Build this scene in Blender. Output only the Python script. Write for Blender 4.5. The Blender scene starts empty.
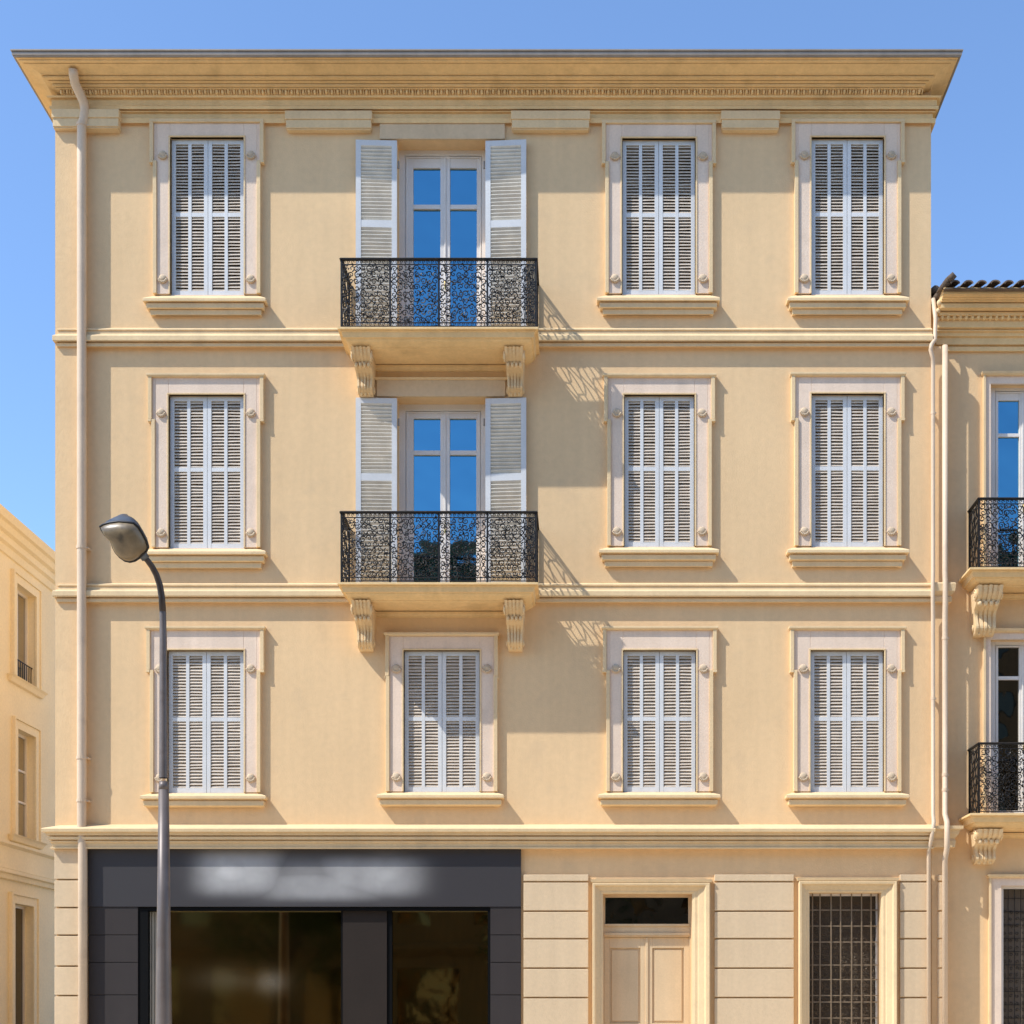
import bpy, bmesh, math, random
from mathutils import Vector, Matrix
random.seed(7)
R = math.radians
S = bpy.context.scene
COL = S.collection

# ---------------------------------------------------------------- measures
# facade plane is y = 0, street side is -y; camera 20 m away, 1.6 m up
DIST, FPX, CX, HY, HC = 20.0, 1420.0, 580.0, 1010.0, 1.6
def PX(x, p=0.0): return (x-CX)*(DIST-p)/FPX
def PZ(y, p=0.0): return HC+(HY-y)*(DIST-p)/FPX
def PR(*q): return [(p, PZ(y, max(p, 0))) for p, y in q]

# ---------------------------------------------------------------- materials
def nt(name):
    m = bpy.data.materials.new(name); m.use_nodes = True
    n = m.node_tree; b = n.nodes['Principled BSDF']
    return m, n, b
def mat(name, col, rough=.8, metal=0.0, var=.06, scale=2.0, bump=0.0, bscale=60., spec=.5, fine=.04, streak=0.0, dirt=None):
    m, n, b = nt(name)
    b.inputs['Roughness'].default_value = rough
    b.inputs['Metallic'].default_value = metal
    b.inputs['Specular IOR Level'].default_value = spec
    tc = n.nodes.new('ShaderNodeTexCoord')
    def noise(sc, det=6, vec=None):
        t = n.nodes.new('ShaderNodeTexNoise'); t.inputs['Scale'].default_value = sc; t.inputs['Detail'].default_value = det
        n.links.new(vec or tc.outputs['Object'], t.inputs['Vector']); return t
    def scalecol(prev, fac, amt):
        mp = n.nodes.new('ShaderNodeMapRange'); mp.inputs['From Min'].default_value = .3; mp.inputs['From Max'].default_value = .7
        mp.inputs['To Min'].default_value = 1-amt; mp.inputs['To Max'].default_value = 1+amt
        n.links.new(fac, mp.inputs['Value'])
        v = n.nodes.new('ShaderNodeVectorMath'); v.operation = 'SCALE'
        if prev is None: v.inputs[0].default_value = col[:3]
        else: n.links.new(prev, v.inputs[0])
        n.links.new(mp.outputs[0], v.inputs['Scale']); return v.outputs[0]
    c = None
    if var: c = scalecol(c, noise(scale).outputs['Fac'], var)
    if fine: c = scalecol(c, noise(scale*22, 4).outputs['Fac'], fine)
    if streak:
        mp = n.nodes.new('ShaderNodeMapping'); mp.inputs['Scale'].default_value = (5, 5, .35)
        n.links.new(tc.outputs['Object'], mp.inputs['Vector'])
        c = scalecol(c, noise(1.3, 6, mp.outputs[0]).outputs['Fac'], streak)
    if dirt:
        mx = n.nodes.new('ShaderNodeMix'); mx.data_type = 'RGBA'
        t = noise(dirt[1], 9); mr = n.nodes.new('ShaderNodeMapRange')
        mr.inputs['From Min'].default_value = .56; mr.inputs['From Max'].default_value = .72; mr.inputs['To Max'].default_value = dirt[2]
        n.links.new(t.outputs['Fac'], mr.inputs['Value']); n.links.new(mr.outputs[0], mx.inputs['Factor'])
        if c is None: mx.inputs['A'].default_value = (*col[:3], 1)
        else: n.links.new(c, mx.inputs['A'])
        mx.inputs['B'].default_value = (*dirt[0], 1); c = mx.outputs['Result']
    if c is None: b.inputs['Base Color'].default_value = (*col[:3], 1)
    else: n.links.new(c, b.inputs['Base Color'])
    if bump:
        bp = n.nodes.new('ShaderNodeBump'); bp.inputs['Strength'].default_value = bump; bp.inputs['Distance'].default_value = .01
        n.links.new(noise(bscale, 8).outputs['Fac'], bp.inputs['Height']); n.links.new(bp.outputs[0], b.inputs['Normal'])
    return m

WALLC = (.82, .563, .303)
M = {}
M['wall'] = mat('wall_render', WALLC, .9, var=.045, scale=.55, bump=.35, bscale=45, spec=.15, streak=.03, fine=.03, dirt=((.60, .43, .26), 2.4, .22))
M['trim'] = mat('trim_paint', (.80, .58, .32), .8, var=.05, scale=1.3, bump=.25, bscale=50, spec=.2, streak=.04, dirt=((.58, .42, .24), 3.1, .35))
M['cornice'] = mat('cornice_paint', (.85, .585, .28), .8, var=.07, scale=1.1, bump=.3, bscale=40, spec=.2, streak=.05, dirt=((.50, .33, .15), 2.2, .45))
M['pink'] = mat('pink_stone', (.83, .64, .475), .85, var=.05, scale=1.8, bump=.25, bscale=55, spec=.2, streak=.05, dirt=((.62, .47, .34), 4., .3))
M['rosette'] = mat('rosette_stone', (.60, .45, .29), .85, var=.1, scale=9, bump=.4, bscale=60)
M['block'] = mat('ground_render', (.70, .52, .32), .85, var=.04, scale=.9, bump=.3, bscale=50, spec=.2, streak=.04, dirt=((.62, .46, .29), 2., .25))
M['brightened_wall'] = mat('brightened_side_render', (.94, .78, .51), .9, var=.05, scale=.9, bump=.3, bscale=45, spec=.15)  # base colour lifted to stand in for light this shaded wall lacks
M['shutter'] = mat('shutter_paint', (.72, .70, .655), .5, var=.05, scale=3, bump=.05, streak=.04)
M['slat'] = mat('slat_paint', (.69, .565, .425), .6, var=.12, scale=6, fine=.1)
M['oshutter'] = mat('open_shutter_paint', (.68, .66, .62), .5, var=.05, scale=3)
M['oslat'] = mat('open_slat_paint', (.82, .74, .60), .6, var=.1, scale=6, fine=.1)
M['frame'] = mat('window_frame_paint', (.80, .73, .64), .45, var=.04, scale=3)
M['dark'] = mat('dark_void', (.12, .09, .062), .9, var=0, fine=0)
M['iron'] = mat('wrought_iron', (.013, .011, .009), .45, spec=.35, var=.3, scale=25, fine=.2, bump=.2, bscale=90)
M['gutter'] = mat('gutter_metal', (.33, .27, .21), .5, metal=.1, var=.12, scale=1.5, streak=.1)
M['pipe'] = mat('pipe_paint', (.70, .52, .345), .55, var=.06, scale=1.5, streak=.06, dirt=((.5, .36, .24), 3.5, .4))
M['tile'] = mat('roof_tile', (.13, .09, .06), .85, var=.35, scale=4, fine=.2, bump=.4, bscale=30)
M['door'] = mat('door_paint', (.72, .52, .30), .5, var=.05, scale=2.0, streak=.05, bump=.08, bscale=80)
M['clad'] = mat('dark_cladding', (.040, .032, .029), .6, spec=.25, var=.06, scale=2.2, fine=.04, streak=.04)
M['black'] = mat('black_metal', (.004, .004, .004), .6, var=0, fine=0, spec=.1)
M['pillar'] = mat('brown_pillar', (.026, .018, .013), .7, spec=.2, var=.08, scale=2, fine=.05)
M['blind'] = mat('pale_blind', (.42, .38, .30), .8, var=.1, scale=3)
M['lamppole'] = mat('lamp_pole_steel', (.17, .135, .115), .45, metal=.25, var=.15, scale=4, streak=.15, dirt=((.12, .08, .06), 7., .5))
M['lampneck'] = mat('lamp_neck_steel', (.07, .05, .04), .45, metal=.3, var=.2, scale=6)
M['lampshell'] = mat('lamp_housing_metal', (.12, .13, .14), .38, metal=.6, var=.15, scale=9)
M['lamprim'] = mat('lamp_rim', (.014, .012, .011), .5)
M['lampbowl'] = mat('lamp_diffuser', (.23, .165, .09), .35, var=.35, scale=5, fine=.06, dirt=((.05, .04, .028), 5.5, .85))
M['asphalt'] = mat('asphalt', (.20, .175, .145), .9, var=.12, scale=.6, bump=.4, bscale=120)
M['paving'] = mat('paving', (.60, .50, .37), .85, var=.1, scale=.8, bump=.2)
M['earth'] = mat('earth', (.42, .33, .23), .95, var=.15, scale=.1)
M['kerb'] = mat('kerb_stone', (.42, .40, .37), .8, var=.1)
M['paint'] = mat('road_paint', (.75, .75, .73), .7)
M['brown'] = mat('opposite_render', (.24, .16, .09), .9, var=.15, scale=.5, streak=.15)
M['bark'] = mat('bark', (.10, .075, .05), .95, var=.3, scale=6, bump=.5)
M['leaf'] = mat('leaf', (.055, .085, .025), .7, var=.4, scale=1.3)
M['brass'] = mat('brass', (.5, .36, .14), .3, metal=1.0)

def glass(name, col, rough=.03, wave=.015, wscale=1.2, metal=1.0):
    m, n, b = nt(name)
    b.inputs['Base Color'].default_value = (*col, 1)
    b.inputs['Metallic'].default_value = metal; b.inputs['Roughness'].default_value = rough
    tc = n.nodes.new('ShaderNodeTexCoord'); t = n.nodes.new('ShaderNodeTexNoise'); t.inputs['Scale'].default_value = wscale
    bp = n.nodes.new('ShaderNodeBump'); bp.inputs['Strength'].default_value = 1; bp.inputs['Distance'].default_value = wave
    n.links.new(tc.outputs['Object'], t.inputs['Vector']); n.links.new(t.outputs['Fac'], bp.inputs['Height']); n.links.new(bp.outputs[0], b.inputs['Normal'])
    return m
M['sky_glass'] = glass('reflecting_glass', (.10, .27, .37))
M['shop_glass'] = glass('shop_glass', (.23, .155, .06), wave=.0012)
M['dull_glass'] = glass('dull_glass', (.13, .12, .10))
M['side_glass'] = glass('side_glass', (.45, .42, .36), .15)

# sign panel: the pale, unreadable lettering is a soft marking on the fascia itself
def smudge(name, base, blobs, col, rough, metal=0.0, speck=None):
    m, n, b = nt(name)
    b.inputs['Roughness'].default_value = rough; b.inputs['Metallic'].default_value = metal
    tc = n.nodes.new('ShaderNodeTexCoord'); sp = n.nodes.new('ShaderNodeSeparateXYZ'); n.links.new(tc.outputs['Object'], sp.inputs[0])
    def mth(op, a, c):
        q = n.nodes.new('ShaderNodeMath'); q.operation = op
        for i, v in enumerate((a, c)):
            if isinstance(v, (int, float)): q.inputs[i].default_value = v
            elif v is not None: n.links.new(v, q.inputs[i])
        return q.outputs[0]
    total = None
    for (bx, bz, rx, rz, amp, pw) in blobs:
        dx = mth('POWER', mth('ABSOLUTE', mth('DIVIDE', mth('SUBTRACT', sp.outputs['X'], bx), rx), None), pw)
        dz = mth('POWER', mth('ABSOLUTE', mth('DIVIDE', mth('SUBTRACT', sp.outputs['Z'], bz), rz), None), pw)
        g = mth('MULTIPLY', mth('EXPONENT', mth('MULTIPLY', mth('ADD', dx, dz), -1.0), None), amp)
        total = g if total is None else mth('MAXIMUM', total, g)
    t = n.nodes.new('ShaderNodeTexNoise'); t.inputs['Scale'].default_value = 3.5; n.links.new(tc.outputs['Object'], t.inputs['Vector'])
    total = mth('MULTIPLY', total, mth('ADD', mth('MULTIPLY', t.outputs['Fac'], .6), .7))
    mx = n.nodes.new('ShaderNodeMix'); mx.data_type = 'RGBA'; mx.clamp_factor = True
    n.links.new(total, mx.inputs['Factor']); mx.inputs['A'].default_value = (*base, 1); mx.inputs['B'].default_value = (*col, 1)
    n.links.new(mx.outputs['Result'], b.inputs['Base Color'])
    if metal:
        n.links.new(mth('MULTIPLY', mth('SUBTRACT', 1.0, total), metal), b.inputs['Metallic'])
    return m

# ---------------------------------------------------------------- mesh builder
class MB:
    def __init__(s): s.v = []; s.f = []; s.mi = []; s.sm = []; s.cur = 0; s.smooth = False
    def add(s, vs, fs):
        o = len(s.v); s.v += [tuple(v) for v in vs]
        for f in fs: s.f.append([o+i for i in f]); s.mi.append(s.cur); s.sm.append(s.smooth)
    def box(s, x0, x1, y0, y1, z0, z1, rot=None):
        vs = [(x, y, z) for x in (x0, x1) for y in (y0, y1) for z in (z0, z1)]
        if rot: vs = [rot(v) for v in vs]
        s.add(vs, [(0,1,3,2), (4,6,7,5), (0,4,5,1), (2,3,7,6), (0,2,6,4), (1,5,7,3)])
    def tube(s, pts, r, n=8, caps=True):
        pts = [Vector(p) for p in pts]; rs = r if isinstance(r, (list, tuple)) else [r]*len(pts)
        up = None; vs = []; 
        for i, p in enumerate(pts):
            d = (pts[min(i+1, len(pts)-1)]-pts[max(i-1, 0)]).normalized()
            if up is None:
                up = Vector((0,0,1)) if abs(d.z) < .9 else Vector((1,0,0))
            a = (up-d*up.dot(d)).normalized(); up = a; b = d.cross(a)
            for k in range(n):
                t = 2*math.pi*(k+.5)/n; vs.append(p+(a*math.cos(t)+b*math.sin(t))*rs[i])
        fs = []
        for i in range(len(pts)-1):
            for k in range(n): fs.append((i*n+k, i*n+(k+1)%n, (i+1)*n+(k+1)%n, (i+1)*n+k))
        if caps: fs += [tuple(range(n))[::-1], tuple((len(pts)-1)*n+k for k in range(n))]
        s.add(vs, fs)
    def sweep(s, path, prof, caps=True):
        # path: plan points left to right (outside on the right hand), prof: (outset, z)
        P = [Vector(p) for p in path]; N = []
        for i in range(len(P)-1):
            d = (P[i+1]-P[i]).normalized(); N.append(Vector((d.y, -d.x)))
        Mt = []
        for i in range(len(P)):
            if i == 0: Mt.append(N[0])
            elif i == len(P)-1: Mt.append(N[-1])
            else: Mt.append((N[i-1]+N[i])/(1+N[i-1].dot(N[i])))
        k = len(prof); vs = []
        for i, p in enumerate(P):
            for (o, z) in prof: q = p+Mt[i]*o; vs.append((q.x, q.y, z))
        fs = []
        for i in range(len(P)-1):
            for j in range(k-1): fs.append((i*k+j, (i+1)*k+j, (i+1)*k+j+1, i*k+j+1))
        if caps: fs += [tuple(range(k)), tuple((len(P)-1)*k+j for j in range(k))[::-1]]
        s.add(vs, fs)
    def prism_x(s, poly, x0, x1):           # poly of (y, z)
        n = len(poly); vs = [(x0, y, z) for y, z in poly]+[(x1, y, z) for y, z in poly]
        s.add(vs, [tuple(range(n)), tuple(range(n, 2*n))[::-1]]+[(i, (i+1)%n, n+(i+1)%n, n+i) for i in range(n)])
    def ball(s, c, rx, ry, rz, n=10, m=6):
        vs = [(c[0], c[1], c[2]-rz)]
        for j in range(1, m):
            t = math.pi*j/m-math.pi/2
            for k in range(n):
                a = 2*math.pi*k/n; vs.append((c[0]+rx*math.cos(t)*math.cos(a), c[1]+ry*math.cos(t)*math.sin(a), c[2]+rz*math.sin(t)))
        vs.append((c[0], c[1], c[2]+rz)); L = len(vs)-1
        fs = [(0, 1+(k+1)%n, 1+k) for k in range(n)]+[(L, L-n+k, L-n+(k+1)%n) for k in range(n)]
        for j in range(m-2):
            for k in range(n): fs.append((1+j*n+k, 1+j*n+(k+1)%n, 1+(j+1)*n+(k+1)%n, 1+(j+1)*n+k))
        s.add(vs, fs)
    def build(s, name, mats, parent=None, label=None, fix=True, bevel=0):
        base = Vector((0, 0, 0))
        q = parent
        while q is not None: base += q.location; q = q.parent
        me = bpy.data.meshes.new(name)
        me.from_pydata([tuple(Vector(v)-base) for v in s.v], [], s.f)
        if not isinstance(mats, (list, tuple)): mats = [mats]
        for m in mats: me.materials.append(M[m] if isinstance(m, str) else m)
        for p, i, sm in zip(me.polygons, s.mi, s.sm): p.material_index = i; p.use_smooth = sm
        if fix:
            b = bmesh.new(); b.from_mesh(me); bmesh.ops.recalc_face_normals(b, faces=b.faces); b.to_mesh(me); b.free()
        me.update()
        o = bpy.data.objects.new(name, me); COL.objects.link(o); o.parent = parent
        if label: o['label'] = label
        if bevel:
            bv = o.modifiers.new('bevel', 'BEVEL'); bv.width = bevel; bv.segments = 2; bv.limit_method = 'ANGLE'; bv.angle_limit = R(40)
        return o
def thing(name, loc, label, cat, group=None):
    o = bpy.data.objects.new(name, None); COL.objects.link(o); o.location = loc
    o['label'] = label; o['category'] = cat
    if group: o['group'] = group
    bpy.context.view_layer.update()
    return o
def struct(name, mb, m):
    o = mb.build(name, m); o['kind'] = 'structure'; return o

# ---------------------------------------------------------------- shared pieces
def holed_wall(mb, x0, x1, z0, z1, holes, y=0.0, depth=.3):
    """front skin with real openings and their reveals; holes are (x0,x1,z0,z1)"""
    xs = sorted({x0, x1, *[h[0] for h in holes], *[h[1] for h in holes]})
    zs = sorted({z0, z1, *[h[2] for h in holes], *[h[3] for h in holes]})
    xs = [x for x in xs if x0 <= x <= x1]; zs = [z for z in zs if z0 <= z <= z1]
    for a, b in zip(xs, xs[1:]):
        for c, d in zip(zs, zs[1:]):
            mx, mz = (a+b)/2, (c+d)/2
            if any(h[0] < mx < h[1] and h[2] < mz < h[3] for h in holes): continue
            mb.add([(a, y, c), (b, y, c), (b, y, d), (a, y, d)], [(0, 1, 2, 3)])
    for h in holes:
        a, b, c, d = h; e = y+depth
        mb.add([(a,y,c),(a,e,c),(a,e,d),(a,y,d)], [(0,1,2,3)]); mb.add([(b,y,c),(b,y,d),(b,e,d),(b,e,c)], [(0,1,2,3)])
        mb.add([(a,y,d),(a,e,d),(b,e,d),(b,y,d)], [(0,1,2,3)]); mb.add([(a,y,c),(b,y,c),(b,e,c),(a,e,c)], [(0,1,2,3)])

def shutter_leaf(name, parent, ms, x0, x1, z0, z1, y0, th, cols, stile, mid, rot=None, pitch=.0445, midh=.045, slat_mat='slat', frame_mat='shutter', divw=.035, cover=.45):
    """louvred leaf, front face at y0, thickness th"""
    mb = MB(); w = x1-x0; y1 = y0+th
    mb.box(x0, x0+stile, y0, y1, z0, z1, rot); mb.box(x1-stile, x1, y0, y1, z0, z1, rot)
    a, b = x0+stile, x1-stile
    mb.box(a, b, y0+.002, y1-.002, z0, z0+stile*1.25, rot); mb.box(a, b, y0+.002, y1-.002, z1-stile*1.05, z1, rot)
    zm = z0+(z1-z0)*mid
    mb.box(a, b, y0+.003, y1-.003, zm-midh/2, zm+midh/2, rot)
    for c in range(1, cols):
        xc = a+(b-a)*c/cols; mb.box(xc-divw/2, xc+divw/2, y0+.001, y1-.001, z0+stile*.9, z1-stile*.9, rot)
    mb.cur = 1
    for lo, hi in ((z0+stile*1.25, zm-midh/2), (zm+midh/2, z1-stile*1.05)):
        n = max(1, round((hi-lo)/pitch)); 
        for c in range(cols):
            xa = a+(b-a)*c/cols; xb = a+(b-a)*(c+1)/cols
            for i in range(n):
                zc = lo+(hi-lo)*(i+.5)/n+random.uniform(-.0018, .0018); t = .009
                d0 = random.uniform(-.0035, .0035); d1 = random.uniform(-.0035, .0035); h = pitch*cover+random.uniform(-.0015, .0015)
                # tilted slat: outer edge low, inner edge high
                vs = []
                for xx, dd in ((xa, d0), (xb, d1)):
                    vs += [(xx, y0+.006, zc-h+dd), (xx, y0+.006, zc-h+t+dd), (xx, y1-.004, zc+h+t+dd), (xx, y1-.004, zc+h+dd)]
                if rot: vs = [rot(v) for v in vs]
                mb.add(vs, [(0,1,2,3), (4,7,6,5), (0,4,5,1), (1,5,6,2), (2,6,7,3), (3,7,4,0)])
    return mb.build(name, [frame_mat, slat_mat], parent)

def rosette(parent, x, z, p=.045):
    mb = MB(); mb.smooth = True
    mb.ball((x, -p-.01, z), .058, .03, .055, 12, 6)
    for k in range(7):
        a = R(200+k*23); mb.ball((x+.055*math.cos(a), -p-.02, z+.052*math.sin(a)), .02, .02, .02, 6, 4)
    return mb.build('shutter_stop', 'rosette', parent)

def surround(bld, x0, x1, yt, yb, label, top=15, side=13.2, ear=3.2, earh=42, flat_cap=False):
    """stone window surround with ears, sill, two louvred shutters; arguments in facade picture units"""
    X0, X1, ZT, ZB = PX(x0), PX(x1), PZ(yt), PZ(yb)
    pk = MB(); P = .045
    ox0, ox1 = PX(x0-side), PX(x1+side); zt = PZ(yt-top)
    ex0, ex1 = PX(x0-side-ear), PX(x1+side+ear); ze = PZ(yt-top+earh)
    pk.box(ox0, X0, -P, .01, ZB, zt); pk.box(X1, ox1, -P, .01, ZB, zt); pk.box(X0, X1, -P, .01, ZT, zt)
    pk.box(ex0, ox0, -P, .01, ze, zt); pk.box(ox1, ex1, -P, .01, ze, zt)
    w = pk.build('shuttered_window', 'pink', bld, label, bevel=.006)
    bd = MB(); B = .052; q = .072; qq = .092 if not flat_cap else .075
    bd.box(ox0-B, ox0, -q, .01, ZB, ze); bd.box(ox1, ox1+B, -q, .01, ZB, ze)
    bd.box(ex0-B, ex0, -q-.003, .01, ze, zt); bd.box(ex1, ex1+B, -q-.003, .01, ze, zt)
    bd.box(ex0-B-.004, ox0-B, -q-.006, .01, ze-.035, ze); bd.box(ox1+B, ex1+B+.004, -q-.006, .01, ze-.035, ze)
    bd.sweep([(ex0-B, .01), (ex0-B, -q), (ex1+B, -q), (ex1+B, .01)], [(-.03, zt), (.004, zt), (qq-q, zt+.018), (qq-q, zt+.045), (-.03, zt+.05)])
    ib = .022
    bd.box(X0-ib, X0, -.056, .01, ZB, ZT); bd.box(X1, X1+ib, -.056, .01, ZB, ZT); bd.box(X0-ib, X1+ib, -.058, .01, ZT, ZT+ib)
    bd.build('moulding', 'trim', w, bevel=.004)
    # sill
    sb = MB(); sx0, sx1 = PX(x0-side-2), PX(x1+side+.4); Y = yb+2.5
    low = [(0, Y+17.8), (.055, Y+17.2), (.062, Y+12.2)] if yb < 700 else [(0, Y+12.2)]
    sb.sweep([(sx0, .02), (sx0, -.012), (sx1, -.012), (sx1, .02)],
             PR(*low, (.05, Y+11.8), (.09, Y+10.8), (.10, Y+10), (.105, Y+5.6), (.085, Y+5.2), (.085, Y+4.4), (.125, Y+3.8), (.14, Y+3.2), (.14, Y+.6), (.13, Y), (-.01, Y-2.5)))
    sb.build('sill', 'trim', w, bevel=.003)
    sb = MB(); sb.box(X0, X1, -.02, .28, ZB-.02, ZB-.0015); sb.build('inner_sill', 'pink', w)
    for xx in (x0-7.2, x1+7.2):
        rosette(w, PX(xx), PZ(yb-15)); rosette(w, PX(xx), PZ(yt+18))
    xm = (X0+X1)/2; g = .009
    for a, b in ((X0+g, xm-.003), (xm+.003, X1-g)):
        shutter_leaf('shutter', w, None, a, b, ZB+.005, ZT-.006, .012, .045, 2, .054, .52, divw=.045, midh=.055)
    pb = MB(); pb.box(X0-.01, X1+.01, .26, .30, ZB-.01, ZT+.01); pb.build('pane', 'dark', w)
    return w

# ---- wrought iron
def spiral(mb, O, U, V, N, cu, cv, R0, a0, turns, sgn, r, n=15):
    pts = []
    for i in range(n):
        t = i/(n-1); rad = R0*(1-.82*t); a = a0+sgn*turns*2*math.pi*t
        pts.append(O+U*(cu+rad*math.cos(a))+V*(cv+rad*math.sin(a))+N*(.006*math.sin(7*t)))
    mb.tube(pts, [r*(1.0-.3*i/(n-1)) for i in range(n)], 4, False)
def scroll_panel(name, parent, O, U, length, height, dense=1.0, r=.0086):
    O = Vector(O); U = Vector(U).normalized(); V = Vector((0, 0, 1)); N = U.cross(V)
    mb = MB(); cell = .082/dense
    nu = max(1, round(length/cell)); nv = max(1, round(height/(cell*1.02))); cw = length/nu; ch = height/nv
    for i in range(nu):
        for j in range(nv):
            cu = (i+.5)*cw+random.uniform(-.012, .012); cv = (j+.5)*ch+random.uniform(-.012, .012)
            R0 = min(cw, ch)*random.uniform(.44, .60); sg = 1 if (i+j) % 2 else -1
            spiral(mb, O, U, V, N, cu, cv, R0, random.choice((0, 1.57, 3.14, 4.71))+random.uniform(-.4, .4), random.uniform(.95, 1.5), sg, r)
            for q in range(2):      # leaf-like offshoots
                a = random.uniform(0, 6.28); L = R0*random.uniform(.5, 1.0)
                p0 = O+U*(cu+R0*.9*math.cos(a))+V*(cv+R0*.9*math.sin(a))
                a2 = a+random.uniform(.7, 1.6)*sg
                p1 = p0+(U*math.cos(a2)+V*math.sin(a2))*L*.5+N*.012; a3 = a2+.9*sg; p2 = p1+(U*math.cos(a3)+V*math.sin(a3))*L*.45
                mb.tube([p0, p1, p2], [r*1.25, r*.95, r*.4], 4, False)
    return mb.build(name, 'iron', parent, fix=False)

def bracket_mesh(x0, x1, zt, zb, pt, pb):
    """scrolled console: side outline swept over its width, with raised ribs and a volute at each end"""
    mb = MB(); H = zt-zb
    def outline(e):
        pts = []
        n = 22
        for i in range(n+1):
            t = i/n; z = zt-H*t
            base = pt+(pb-pt)*(t**.75)
            s = .055*math.sin(2*math.pi*(t*1.45+.02))+(.03 if .30 < t < .44 else 0)+.05*max(0, (t-.72)/.28)*math.sin(math.pi*min(1, (t-.72)/.28) if t > .72 else 0)
            pts.append((-(base+s+e), z))
        return [(0.01, zt)]+pts+[(0.01, zb)]
    w = x1-x0
    mb.prism_x(outline(0), x0, x1)
    for a, b, e in ((.02, .15, .022), (.24, .38, .012), (.44, .56, .026), (.62, .76, .012), (.85, .98, .022)):
        o = outline(e); mb.prism_x([(y, z-.0+(.002 if k else 0)) for k, (y, z) in enumerate(o)], x0+a*w, x0+b*w)
    zc = zt-H*.36
    # leaf rolls on the face
    mb.smooth = True
    for k in range(4): mb.ball((x0+w*(.14+.24*k), -(pt+(pb-pt)*.45)-.055, zc), w*.11, .045, .04, 8, 5)
    for k in range(3): mb.ball((x0+w*(.22+.28*k), -(pb+.045), zb+H*.07), w*.13, .045, .045, 8, 5)
    for xx, sg in ((x0, -1), (x1, 1)):
        for zz, pp, rr in ((zt-H*.17, pt-.12, .085), (zb+H*.17, pb+.0, .055)):
            c = Vector((xx, -pp, zz))
            pts = [c+Vector((sg*(.004+.016*i/18), rr*(1-.85*i/18)*math.cos(i*.75), rr*(1-.85*i/18)*math.sin(i*.75))) for i in range(19)]
            mb.tube(pts, .013, 5)
    mb.smooth = False
    xc = (x0+x1)/2
    mb.v = [(xc+(q[0]-xc)*(1-.24*min(1, max(0, (zt-q[2])/H))), q[1], q[2]) for q in mb.v]
    if False: mb.sweep([(x0-.012, .01), (x0-.012, -pt-.01), (x1+.012, -pt-.01), (x1+.012, .01)], [(-.01, zt-.035), (.012, zt-.03), (.018, zt+.004), (-.01, zt+.004)])
    return mb

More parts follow.
